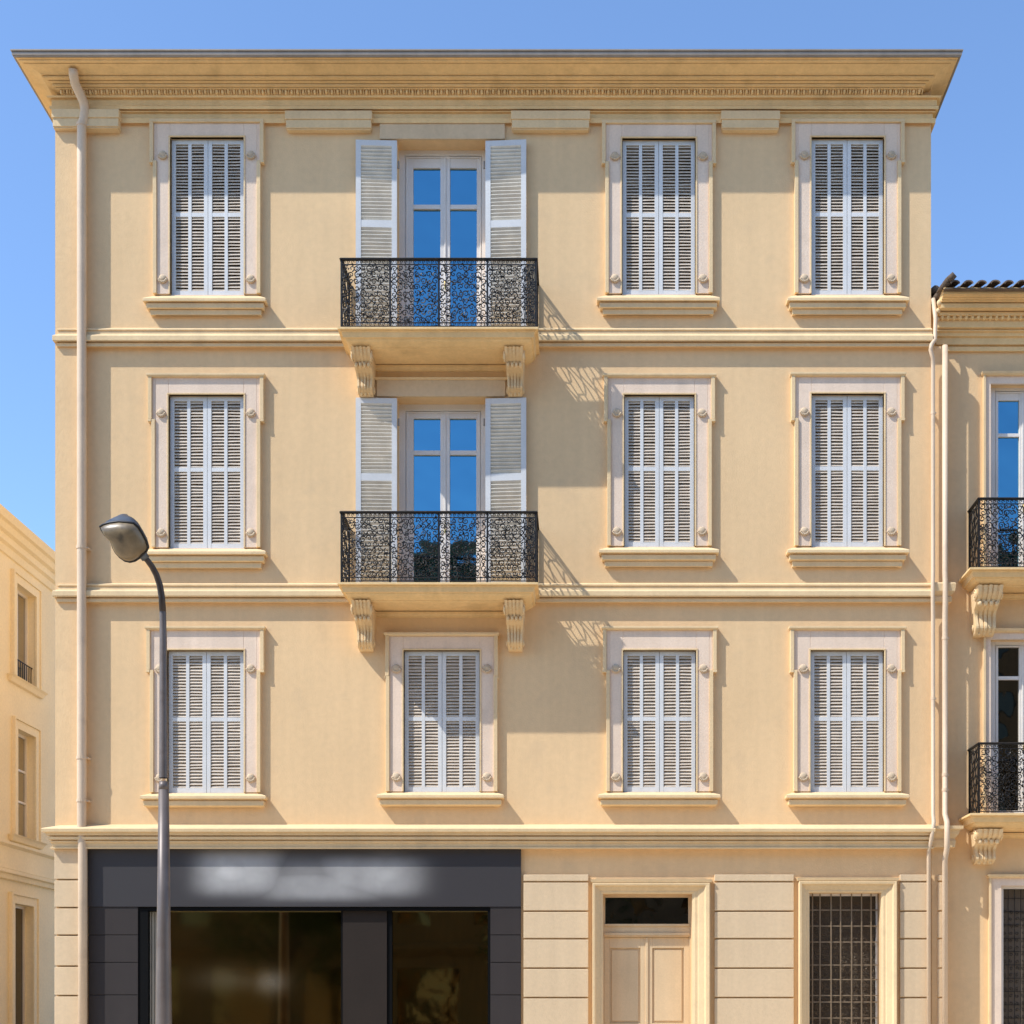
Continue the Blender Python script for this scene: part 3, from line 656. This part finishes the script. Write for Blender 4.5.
# ================================================================ RIGHT BUILDING
RX = 9.5
rb = thing('neighbour_building', ((X1+RX)/2, .16, 0), 'lower cream house adjoining on the right, with tiled eaves and black balconies', 'building')
yR = .16
def RXp(x, p=0.0): return PX(x, p-yR)
def RZp(y, p=0.0): return PZ(y, p-yR)
rh_ = [(RXp(990), RXp(1050), RZp(572), RZp(385)), (RXp(990), RXp(1050), RZp(818), RZp(640)), (RXp(1000.5), RXp(1062), 1.0, RZp(886))]
XS = PX(946)
ZR = RZp(296)
m = MB(); holed_wall(m, X1+.003, RX, 0, ZR, rh_, y=yR)
m.add([(RX,yR,0),(RX,11,0),(RX,11,ZR),(RX,yR,ZR)], [(0,1,2,3)]); m.add([(X1+.003,11,0),(RX,11,0),(RX,11,ZR),(X1+.003,11,ZR)], [(0,1,2,3)])
m.add([(X1+.003,yR,0),(X1+.003,11,0),(X1+.003,11,ZR),(X1+.003,yR,ZR)], [(0,1,2,3)])
m.build('wall', 'wall', rb, fix=False)
m = MB(); m.box(X1+.004, XS, -.012, yR+.01, 0, RZp(352)); m.build('pilaster', 'wall', rb)
for yy in (584,):
    m = MB(); m.sweep([(X1+.004, -.012), (XS, -.012), (XS, yR)], [(-.01, PZ(yy+19.5)), (.06, PZ(yy+19)), (.065, PZ(yy+14.5)), (.05, PZ(yy+13)), (.10, PZ(yy+9)), (.11, PZ(yy+2)), (.10, PZ(yy+.6)), (-.01, PZ(yy))]); m.build('string_course', 'trim', rb)
yy = 826.5
m = MB(); m.sweep([(X1+.004, -.012), (XS, -.012), (XS, yR)], [(-.01, PZ(yy+22)), (.10, PZ(yy+21.5)), (.108, PZ(yy+15)), (.095, PZ(yy+13)), (.14, PZ(yy+8.5)), (.155, PZ(yy+5)), (.19, PZ(yy+4)), (.195, PZ(yy+1)), (-.01, PZ(yy-1))]); m.build('ground_floor_cornice', 'trim', rb)
mb = MB()
for a_, b_ in zip((874.5,881.6,911,938.6,968,997.5,1027,1056,1086), (881.6,911,938.6,968,997.5,1027,1056,1086,1115)):
    mb.box(PX(937), XS-.01, -.045, -.005, PZ(b_-.5), PZ(a_+1))
mb.build('rusticated_blocks', 'block', rb, bevel=.006)
# eaves cornice
ys = yR
def rc(yy, p): return (p, RZp(yy, p))
prof = [rc(352,.0), rc(351,.04), rc(347,.045), rc(346.5,.02), rc(345,.02), rc(344.5,.055), rc(337,.06), rc(336,.09), rc(332,.10)]
z = RZp(332, .10); ze_ = RZp(287.5, .5)
mv = [(.13,1.2),(.115,.8),(.17,6.5),(.20,1.2),(.185,.9),(.24,2.6),(.215,1.0),(.33,3.6),(.30,1.1),(.37,1.0),(.41,1.0),(.45,.8),(.47,3.0),(.50,1.4)]
kz_ = (ze_-z)/sum(q[1] for q in mv)
for (p, d) in mv: prof.append((p, z)); z += d*kz_; prof.append((p, z))
prof.append((-.02, z)); prof = [(-.02, prof[0][1])]+prof
m = MB(); XC = PX(944, .34); m.sweep([(XC, yR), (RX, yR)], [q for q in prof]); m.box(X1+.01, XC-.002, yR-.03, yR+.2, RZp(352), RZp(300)); m.build('cornice', 'cornice', rb)
e = MB(); e.smooth = True
for k in range(40):
    x = XC+.05+k*.085; e.ball((x, yR-.19, RZp(317.5,.19)), .028, .05, .045, 6, 4)
e.build('egg_and_dart_row', 'cornice', rb, fix=False)
m = MB(); m.smooth = True
for (p, yy_, r_) in ((.30, 303, .045), (.24, 311, .038), (.18, 319, .032)): m.ball((XC-.015, yR-p, RZp(yy_, p)), .035, r_, r_, 10, 6)
m.build('corner_ornament', 'trim', rb)
# tiled roof: rows of barrel tiles
m = MB(); m.smooth = True
zt = RZp(285.5,.55); nt_ = 22; tp = .185
xe0 = XC-.03
m.smooth = False
m.add([(xe0-.02, yR-.52, zt-.03), (RX+.3, yR-.52, zt-.03), (RX+.3, 5, zt+1.6), (xe0-.02, 5, zt+1.6)], [(0,1,2,3)])
m.smooth = True
for k in range(nt_):
    x = xe0+.16+k*tp
    for row in range(12):
        y0 = yR-.60+row*.4; z0 = zt+.012+(row*.4)*.30
        seg = []
        for (yy_, dz, rr_) in ((y0, 0, .066+random.uniform(0,.007)), (y0+.44, .12, .054)):
            for q in range(7):
                a_ = math.pi*q/6; seg.append((x+rr_*math.cos(a_), yy_, z0+dz+.0+rr_*.62*math.sin(a_)))
        m.add(seg, [(q, q+1, q+8, q+7) for q in range(6)])
        th = [(p_[0]+(x-p_[0])*.2, p_[1], p_[2]-.018) for p_ in seg[:7]]
        m.add(seg[:7]+th, [(q, q+1, q+8, q+7) for q in range(6)])
# ridge tiles running back to the taller wall, with an upturned end
A_ = Vector((XC+.05, yR-.56, zt+.07)); B_ = Vector((X1+.05, yR+.12, zt-.0))
for k in range(3):
    a_ = A_.lerp(B_, k/3); b_ = A_.lerp(B_, (k+1.15)/3); m.tube([a_, b_], [.05, .06], 10)
m.tube([A_+Vector((.07,-.05,.055)), A_+Vector((.03,-.02,.02)), A_], [.045, .05, .05], 10)
for row in range(12):
    y0 = yR-.1+row*.4; z0 = zt+.03+row*.12+.14
    m.tube([(X1+.08, y0, z0), (X1+.08, y0+.44, z0+.12)], [.06, .05], 10)
m.build('tiled_roof', 'tile', rb, 'dark curved roof tiles along the eaves', fix=False)
m = MB(); m.box(XC, RX, yR-.545, yR-.45, zt-.045, zt-.032); m.build('eaves_board', 'tile', rb)
# windows
for (yt, zb, fy, py, bar, lb, mt_) in ((385, RZp(566,.6), 391, 400, (433,436.5), 'tall blue-glazed window above the neighbour\'s upper balcony', 'sky_glass'),
                            (640, RZp(812,.6), 645, 647, (676,679.5), 'tall dark window above the neighbour\'s lower balcony', 'dull_glass')):
    w_ = french_window(rb, 990, 1050, yt, zb-.02, 995, 1046, fy, ((998.5,1019.5),(1026,1043)), py, bar, lb, shutters=False, y=yR, rec=.16, mtl=mt_)
for (yt, ybt) in ((376, 570), (632, 818), (877, 1040)):
    m = MB(); xa = 990 if yt < 800 else 1000.5; xo = 982.5 if yt < 800 else 988
    zb = RZp(ybt) if yt < 800 else 1.0
    top_in = {376:385, 632:640, 877:886}[yt]
    m.box(RXp(xo+2), RXp(xa), yR-.04, yR+.01, zb, RZp(top_in)); m.box(RXp(xo+2), RX-.3, yR-.042, yR+.01, RZp(top_in), RZp(yt))
    m.cur = 1
    m.box(RXp(xo), RXp(xo+2), yR-.07, yR+.01, zb, RZp(yt+1.5)); m.sweep([(RXp(xo), yR+.01), (RXp(xo), yR-.07), (RX-.3, yR-.07)], [(-.03, RZp(yt+1.4)), (.0, RZp(yt+1.4)), (.02, RZp(yt)), (.03, RZp(yt-2)), (-.03, RZp(yt-2.5))])
    m.build('window_surround', ['pink', 'trim'], rb)
m = MB(); m.box(RXp(963), RXp(975), yR-.03, yR+.01, RZp(575), RZp(352)); 
b3 = MB(); a, b = RXp(1000.5), RXp(1062)
b3.box(a, a+.05, yR+.03, yR+.1, 1.0, RZp(886)); b3.box(b-.05, b, yR+.03, yR+.1, 1.0, RZp(886)); b3.box(a+.05, b-.05, yR+.03, yR+.1, RZp(888.5), RZp(886)); b3.box(a+.05, b-.05, yR+.03, yR+.1, 1.0, 1.06)
bw_ = b3.build('barred_window', 'frame', rb, 'dark barred ground-floor window of the right-hand house')
m = MB(); m.box(a, b, yR+.14, yR+.16, 1.0, RZp(886)); m.build('pane', 'dark', bw_)
m = MB()
for k in range(9): m.box(a+.05+k*.09, a+.056+k*.09, yR+.11, yR+.12, 1.0, RZp(888.5))
for k in range(14): m.box(a+.05, b-.05, yR+.121, yR+.127, 1.1+k*.19, 1.107+k*.19)
for k in range(8):
    for j in range(20):
        spiral(m, Vector((a+.095+k*.09, yR+.13, 1.1+j*.1)), Vector((1,0,0)), Vector((0,0,1)), Vector((0,-1,0)), 0, 0, .03, random.uniform(0,6), 1, 1, .004, 7)
m.build('grille', 'iron', bw_, fix=False)
# balconies of the neighbour (run past the right edge of the picture)
for (yst, lb, zb) in ((567, 'upper', 640), (813, 'lower', 868)):
    p = .60; zt_ = RZp(yst, p)
    make_balcony(rb, RXp(957, .0)+.02, RX-.5, p, zt_, lb+' balcony of the right-hand house, black scrollwork over a carved bracket',
                 (RXp(975,.3), RX-1.1), (RZp(zb-4,.1),)*2, RXp(969), RX-.55, .50, 71*(20-.4)/FPX, y=yR, bw=.36)
# downpipes at the joint
x1p = PX(933, .1); x2p = PX(945, .1); yp = -.10
pts = [(PX(934.5,.1), -.03, PZ(300)), (PX(935.5,.1), yp, PZ(322)), (PX(935,.1), yp, PZ(343)), (PX(930.5,.1), yp-.05, PZ(350)), (PX(929.5,.1), yp-.06, PZ(355)), (PX(932.5,.1), yp-.02, PZ(362)), (x1p, yp, PZ(369)), (x1p, yp, PZ(574)), (x1p-.01, yp-.03, PZ(583)), (x1p-.01, yp-.03, PZ(606)), (x1p, yp, PZ(616)), (x1p, yp, PZ(815)), (x1p-.02, yp-.12, PZ(824)), (x1p-.05, yp-.12, PZ(840)), (x1p-.06, yp, PZ(852)), (x1p-.06, yp, .05)]
tube_pipe(rb, pts, .029, [(x1p, yp, PZ(416)), (x1p, yp, PZ(700))], 'thin pale downpipe with a kink under the eaves')
pts = [(x2p, yp, PZ(349)), (x2p, yp, PZ(574)), (x2p, yp-.02, PZ(583)), (x2p, yp-.02, PZ(606)), (x2p, yp, PZ(616)), (x2p, yp, PZ(815)), (x2p, yp-.11, PZ(824)), (x2p, yp-.11, PZ(850)), (x2p, yp, PZ(860)), (x2p, yp, .05)]
tube_pipe(rb, pts, .039, [(x2p, yp, PZ(v)) for v in (640, 776, 791)], 'wider pale downpipe beside the thin one')

# ================================================================ LEFT BUILDING (across the side street)
LX = -11.5
lbd = thing('side_street_building', (LX-4, 12, 0), 'cream building across the side street at the left edge, seen at a slant', 'building')
def LY(x): return FPX*LX/(x-CX)-DIST             # depth of the point of that wall seen at x
def LZ(x, y): return HC+(HY-y)*(LY(x)+DIST)/FPX
zt = LZ(25, 541)
def lbox(mb, y0, y1, z0, z1, p): mb.box(LX-.01, LX+p, y0, y1, z0, z1)
YA, YB = 3.0, 24.0
wins = []
for (xa, xb, yt, yb) in ((15, 34.5, 590, 683), (16, 34, 733, 838), (13, 32, 905, 1060)):
    xc = (xa+xb)/2; y0, y1 = LY(xa), LY(xb); z1 = LZ(xc, yt); z0 = max(.5, LZ(xc, yb)); wins.append((y0, y1, z0, z1))
allw = []
for k, (a, b, c, d) in enumerate(wins):
    for s in (-1, 0, 1, 2): 
        if YA+.3 < a+s*3.4 and b+s*3.4 < YB-.3: allw.append((a+s*3.4, b+s*3.4, c, d, k))
mb = MB()
hs = [(a, b, c, d) for a, b, c, d, k in allw]
tmp = MB(); holed_wall(tmp, YA, YB, 0, zt, hs, y=0, depth=.2)
# turn the (x,y,z) wall into the plane x = LX facing +x
mb.add([(LX-v[1], v[0], v[2]) for v in tmp.v], tmp.f)
mb.add([(LX, YA, 0), (LX-9, YA, 0), (LX-9, YA, zt), (LX, YA, zt)], [(0,1,2,3)]); mb.add([(LX, YA, zt), (LX-9, YA, zt), (LX-9, YB, zt), (LX, YB, zt)], [(0,1,2,3)])
mb.add([(LX, YB, 0), (LX-9, YB, 0), (LX-9, YB, zt), (LX, YB, zt)], [(0,1,2,3)]); mb.add([(LX-9, YA, 0), (LX-9, YB, 0), (LX-9, YB, zt), (LX-9, YA, zt)], [(0,1,2,3)])
mb.build('wall', 'brightened_wall', lbd, fix=False)
lp = [(LX, YB), (LX, YA)]
# sweep outside must face +x: run the path towards +y
lp = [(LX-9, YA), (LX, YA), (LX, YB)]
m = MB(); m.sweep(lp, [(-.02, zt-.62), (.04, zt-.6), (.06, zt-.5), (.06, zt-.46), (.12, zt-.42), (.13, zt-.3), (.20, zt-.26), (.24, zt-.15), (.30, zt-.12), (.34, zt), (.34, zt+.03), (-.02, zt+.06)]); m.build('cornice', 'brightened_wall', lbd)
for (xx, yy, s) in ((25, 703, .10), (25, 876, .14)):
    zz = LZ(xx, yy); m = MB(); m.sweep(lp, [(-.02, zz-.16), (s*.5, zz-.15), (s*.6, zz-.06), (s, zz-.04), (s, zz+.03), (-.02, zz+.05)]) if s > .1 else None
    if s > .1: m.build('string_course', 'brightened_wall', lbd)
zz = LZ(25, 850)
m = MB(); m.sweep(lp, [(-.02, zz-.5), (.05, zz-.48), (.05, zz-.05), (.12, zz), (.12, zz+.05), (-.02, zz+.07)]); m.build('ledge', 'brightened_wall', lbd)
for (a, b, c, d, k) in allw:
    m = MB(); o = .17
    lbox(m, a-o, a, c-.02, d+o, .05); lbox(m, b, b+o, c-.02, d+o, .05); lbox(m, a, b, d, d+o, .05)
    lbox(m, a-o-.05, a-o, c-.02, d+o+.05, .08); lbox(m, b+o, b+o+.05, c-.02, d+o+.05, .08); lbox(m, a-o, b+o, d+o, d+o+.05, .08)
    ww = m.build('window', 'brightened_wall', lbd, bevel=.005)
    m = MB(); m.box(LX-.2, LX-.14, a, a+.06, c, d); m.box(LX-.2, LX-.14, b-.06, b, c, d); m.box(LX-.2, LX-.14, a+.06, b-.06, d-.06, d); m.box(LX-.2, LX-.14, a+.06, b-.06, c, c+.07); yc = (a+b)/2-.08; m.box(LX-.2, LX-.13, yc-.035, yc+.035, c+.07, d-.06)
    if k == 1: 
        for q in (.35, .65): m.box(LX-.19, LX-.145, a+.06, b-.06, c+(d-c)*q-.02, c+(d-c)*q+.02)
    m.build('window_frame', 'frame', ww)
    m = MB(); m.box(LX-.185, LX-.175, a, b, c, d); m.build('pane', 'side_glass' if k < 2 else 'dull_glass', ww)
    m = MB()
    if k < 2:
        m.sweep([(LX-.01, a-.28), (LX, a-.28), (LX, b+.28), (LX-.01, b+.28)], [(-.01, c-.16), (.06, c-.14), (.1, c-.06), (.14, c-.02), (-.01, c-.01)]); m.build('sill', 'brightened_wall', ww)
    if k == 0:
        g = MB()
        for q in range(9): g.tube([(LX-.05, a+.06+(b-a-.12)*q/8, c), (LX-.05, a+.06+(b-a-.12)*q/8, c+.42)], .01, 5)
        g.tube([(LX-.05, a, c+.42), (LX-.05, b, c+.42)], .013, 5); g.tube([(LX-.05, a, c+.06), (LX-.05, b, c+.06)], .01, 5)
        g.build('window_guard', 'iron', ww, fix=False)

# ================================================================ STREET LAMP
LD = 16.7; ly = -(DIST-LD)
def LP(x, y, d=LD): return Vector(((x-CX)*d/FPX, d-DIST, HC+(HY-y)*d/FPX))
bx = LP(163.7, 1000).x
lamp = thing('street_lamp', (bx, ly, .12), 'old grey street lamp with a curved neck in front of the shopfront', 'street lamp')
m = MB(); m.smooth = True
z4 = LP(0, 790).z
m.tube([(bx, ly, .12), (bx, ly, .5), (bx, ly, 1.2), (bx, ly, z4*.6), (bx, ly, z4)], [.112, .108, .099, .080, .060], 20)
m.smooth = False; m.tube([(bx, ly, .12), (bx, ly, .16)], .2, 16)
m.smooth = True
m.tube([(bx, ly, z4), (bx, ly, z4+.1)], [.060, .052], 20)
c3 = [LP(163.5, 778), LP(163.4, 700), LP(163.2, 640), LP(162.8, 612), LP(161.8, 597, 16.69), LP(159.8, 585, 16.66), LP(156.5, 575, 16.62), LP(152, 566.5, 16.57), LP(147.5, 560.5, 16.52), LP(142, 554, 16.46)]
m.tube(c3[:4], [.052, .047, .041, .039], 16, False)
m.build('pole', 'lamppole', lamp)
m = MB(); m.smooth = True; m.tube(c3[3:], [.039, .038, .037, .036, .035, .034, .034], 16); m.build('curved_neck', 'lampneck', lamp)
m = MB(); m.box(bx-.045, bx+.045, ly-.135, ly-.10, .6, 1.0); m.build('access_door', 'lamppole', lamp, bevel=.004)
# head: rim outline in its own tilted plane, housing behind and diffuser in front
C0 = LP(125, 537, 16.3); nrm = Vector((-.10, -.78, -.62)).normalized()
E1 = Vector((1, 0, 0)); E1 = (E1-nrm*E1.dot(nrm)).normalized(); E2 = nrm.cross(E1); E2 = E2 if E2.z > 0 else -E2
cam = Vector((0, -DIST, HC))
def onplane(x, y):
    d = (LP(x, y, 1.0+0.0) - LP(0, 0, 0)); d = Vector(((x-CX)/FPX, 1, (HY-y)/FPX)); t = (C0-cam).dot(nrm)/d.dot(nrm); return cam+d*t-C0
rimpx = [(100.3,526.3),(102.2,530.5),(105.5,535.5),(110,539.5),(112.2,543),(113.2,547.5),(116,552.5),(120,557),(125,560.6),(130,561.7),(135,560.6),(139.5,557.8),(143,554),(146.4,551.3),(148.4,547.5),(146.5,541),(142.5,533.5),(138.5,527),(134,523),(127,522),(119,521.4),(110,522.6),(103.5,524.3)]
ring = [onplane(*q) for q in rimpx]
rim2 = [Vector((r_.dot(E1), r_.dot(E2))) for r_ in ring]
def ringat(scale, h, sx=0, sy=0): return [C0+E1*(q.x*scale+sx)+E2*(q.y*scale+sy)+nrm*h for q in rim2]
def loft(mb, rings, cap=True):
    n = len(rings[0]); vs = [v for r_ in rings for v in r_]; fs = []
    for i in range(len(rings)-1):
        for k in range(n): fs.append((i*n+k, i*n+(k+1)%n, (i+1)*n+(k+1)%n, (i+1)*n+k))
    if cap: fs.append(tuple((len(rings)-1)*n+k for k in range(n)))
    mb.add(vs, fs)
m = MB(); m.smooth = True
loft(m, [ringat(1.0, .0), ringat(1.01, -.03), ringat(.95, -.06, 0, .012), ringat(.80, -.095, -.005, .05), ringat(.62, -.125, -.015, .085), ringat(.46, -.155, -.03, .112), ringat(.34, -.18, -.042, .13), ringat(.27, -.20, -.05, .142), ringat(.22, -.225, -.052, .148), ringat(.14, -.24, -.052, .15)])
m.build('housing', 'lampshell', lamp)
m = MB(); m.smooth = True; rr = ringat(1.0, .004); m.tube(rr+[rr[0], rr[1]], .0135, 8, False); m.build('rim', 'lamprim', lamp, fix=False)
m = MB(); m.smooth = True
loft(m, [ringat(.97, .0), ringat(.95, .03), ringat(.86, .07), ringat(.70, .10), ringat(.45, .12), ringat(.2, .128), ringat(.05, .13)])
m.build('diffuser', 'lampbowl', lamp)
m = MB(); m.smooth = True; e_ = LP(142.5, 554.5, 16.46); m.tube([e_+Vector((.03,.03,-.04)), e_+Vector((-.03,-.03,.045))], [.05, .055], 12); m.build('socket', 'lampshell', lamp)

# ================================================================ GROUND AND STREET
m = MB(); m.add([(-900,-900,-.004), (900,-900,-.004), (900,900,-.004), (-900,900,-.004)], [(0,1,2,3)]); struct('ground', m, 'earth')
m = MB(); m.box(LX+1.4, 40, -9.0, 11.5, -.1, .12); struct('pavement', m, 'paving')  # out of view; made wide and pale to bounce warm light onto the facade
m = MB(); m.box(LX-40, LX+.01-0.0, -9.0, 3, -.1, .119); m.box(LX, LX+1.0, -9.0, 24, -.1, .117); struct('far_pavement', m, 'paving')
m = MB(); m.add([(-80,-23,.0), (80,-23,.0), (80,-9.0,.0), (-80,-9.0,.0)], [(0,1,2,3)]); m.add([(LX+1,-9.0,.001), (LX+1.4,-9.0,.001), (LX+1.4,26,.001), (LX+1,26,.001)], [(0,1,2,3)]); struct('road', m, 'asphalt')
m = MB(); m.box(LX+1.4, 40, -9.15, -9.0, -.1, .125); struct('kerb', m, 'kerb')
m = MB()
for k in range(-10, 11): m.add([(k*6-1.5,-13.6,.004), (k*6+1.5,-13.6,.004), (k*6+1.5,-13.45,.004), (k*6-1.5,-13.45,.004)], [(0,1,2,3)])
struct('road_marking', m, 'paint')
m = MB(); m.box(-80, 80, -30, -23, -.1, .12); struct('opposite_pavement', m, 'paving')

# ---- what stands across the road (seen only in the panes)
opp = thing('opposite_building', (4, -36, 0), 'dark brown building across the road, reflected in the shop windows', 'building')
m = MB(); HZ = 17.8
oh = [(x, x+1.1, z, z+2.0) for x in [-22+i*2.6 for i in range(20)] for z in (4.6, 8.0, 11.4, 14.6)]+[(x, x+2.2, .5, 3.1) for x in [-23+i*3.3 for i in range(16)]]
tmp = MB(); holed_wall(tmp, -24, 32, 0, HZ, oh, y=0, depth=.25)
m.add([(v[0], -30-v[1], v[2]) for v in tmp.v], tmp.f); m.add([(-24,-30,HZ), (32,-30,HZ), (32,-42,HZ), (-24,-42,HZ)], [(0,1,2,3)])
m.add([(-24,-30,0), (-24,-42,0), (-24,-42,HZ), (-24,-30,HZ)], [(0,1,2,3)]); m.add([(32,-30,0), (32,-42,0), (32,-42,HZ), (32,-30,HZ)], [(0,1,2,3)]); m.add([(-24,-42,0), (32,-42,0), (32,-42,HZ), (-24,-42,HZ)], [(0,1,2,3)])
m.build('wall', 'brown', opp, fix=False)
m = MB(); m.sweep([(32, -30), (-24, -30)], [(-.02, HZ-.5), (.2, HZ-.4), (.45, HZ-.1), (.45, HZ+.1), (-.02, HZ+.12)]); m.build('cornice', 'brown', opp)
m = MB(); m.sweep([(32, -30), (-24, -30)], [(-.02, 3.5), (.1, 3.55), (.22, 3.75), (.22, 3.9), (-.02, 3.95)]); m.build('ledge', 'brown', opp)
for (a, b, c, d) in oh:
    m = MB(); m.box(a, b, -30.24, -30.2, c, d); m.build('window', 'dull_glass', opp)
def tree(x, y, h, label):
    t = thing('street_tree', (x, y, .12), label, 'tree')
    m = MB(); m.smooth = True; top = h*.5
    m.tube([(x,y,.1), (x+.05,y,h*.2), (x-.05,y,h*.36), (x,y,top)], [.2,.16,.13,.08], 8)
    ends = []
    for k in range(9):
        a = k*2.4; q = Vector((x+math.cos(a)*h*.2, y+math.sin(a)*h*.2, h*(.55+.04*k))); ends.append(q)
        m.tube([(x,y,h*(.3+.02*k)), ((x+q.x)/2, (y+q.y)/2, q.z-.6), q], [.07,.05,.02], 5)
    m.build('trunk', 'bark', t)
    c = MB(); rnd = random.Random(int(x*10))
    for k in range(70):
        e_ = ends[k % 9]; cc = e_+Vector((rnd.gauss(0,.55), rnd.gauss(0,.55), rnd.gauss(.2,.6)))
        for j in range(55):
            p_ = cc+Vector((rnd.gauss(0,.3), rnd.gauss(0,.3), rnd.gauss(0,.24)))
            u = Vector((rnd.uniform(-1,1), rnd.uniform(-1,1), rnd.uniform(-1,1))).normalized()*.09; v_ = u.orthogonal().normalized()*.05
            c.add([p_-u, p_+v_, p_+u, p_-v_], [(0,1,2,3)])
    c.build('crown', 'leaf', t, fix=False)
tree(-9.5, -25.5, 6.5, 'leafy tree across the road, leftmost of the three'); tree(-1.5, -25.2, 7.2, 'tallest leafy tree across the road, the middle of three'); tree(14.5, -25.6, 6.0, 'leafy tree across the road, rightmost of the three')

# ================================================================ LIGHT, SKY, CAMERA
sv = Vector((-1.85, -1.0, 2.5)).normalized()      # towards the sun
el = math.asin(sv.z); az = math.atan2(sv.x, sv.y)
wd = bpy.data.worlds.new('World'); S.world = wd; wd.use_nodes = True
nn = wd.node_tree; bg = nn.nodes['Background']; sk = nn.nodes.new('ShaderNodeTexSky'); sk.sky_type = 'NISHITA'
sk.sun_disc = False; sk.sun_elevation = el; sk.sun_rotation = az; sk.altitude = 0; sk.air_density = 1.0; sk.dust_density = .25; sk.ozone_density = 6.0
nn.links.new(sk.outputs[0], bg.inputs['Color']); bg.inputs['Strength'].default_value = .116
L = bpy.data.lights.new('sun', 'SUN'); L.energy = 2.05; L.angle = R(.5); L.color = (1.0, .99, .965)
lo = bpy.data.objects.new('sun', L); COL.objects.link(lo); lo.rotation_euler = sv.to_track_quat('Z', 'Y').to_euler(); lo.location = (-20, -20, 30)
cd = bpy.data.cameras.new('camera'); cam_ = bpy.data.objects.new('camera', cd); COL.objects.link(cam_)
cam_.location = (0, -DIST, HC); cam_.rotation_euler = (R(90), 0, 0)
cd.sensor_width = 36; cd.lens = 36*FPX/1024; cd.shift_x = (512-CX)/1024; cd.shift_y = (HY-512)/1024; cd.clip_end = 3000
S.camera = cam_
S.view_settings.view_transform = 'Standard'; S.view_settings.look = 'None'; S.view_settings.exposure = 1.24; S.view_settings.gamma = 1
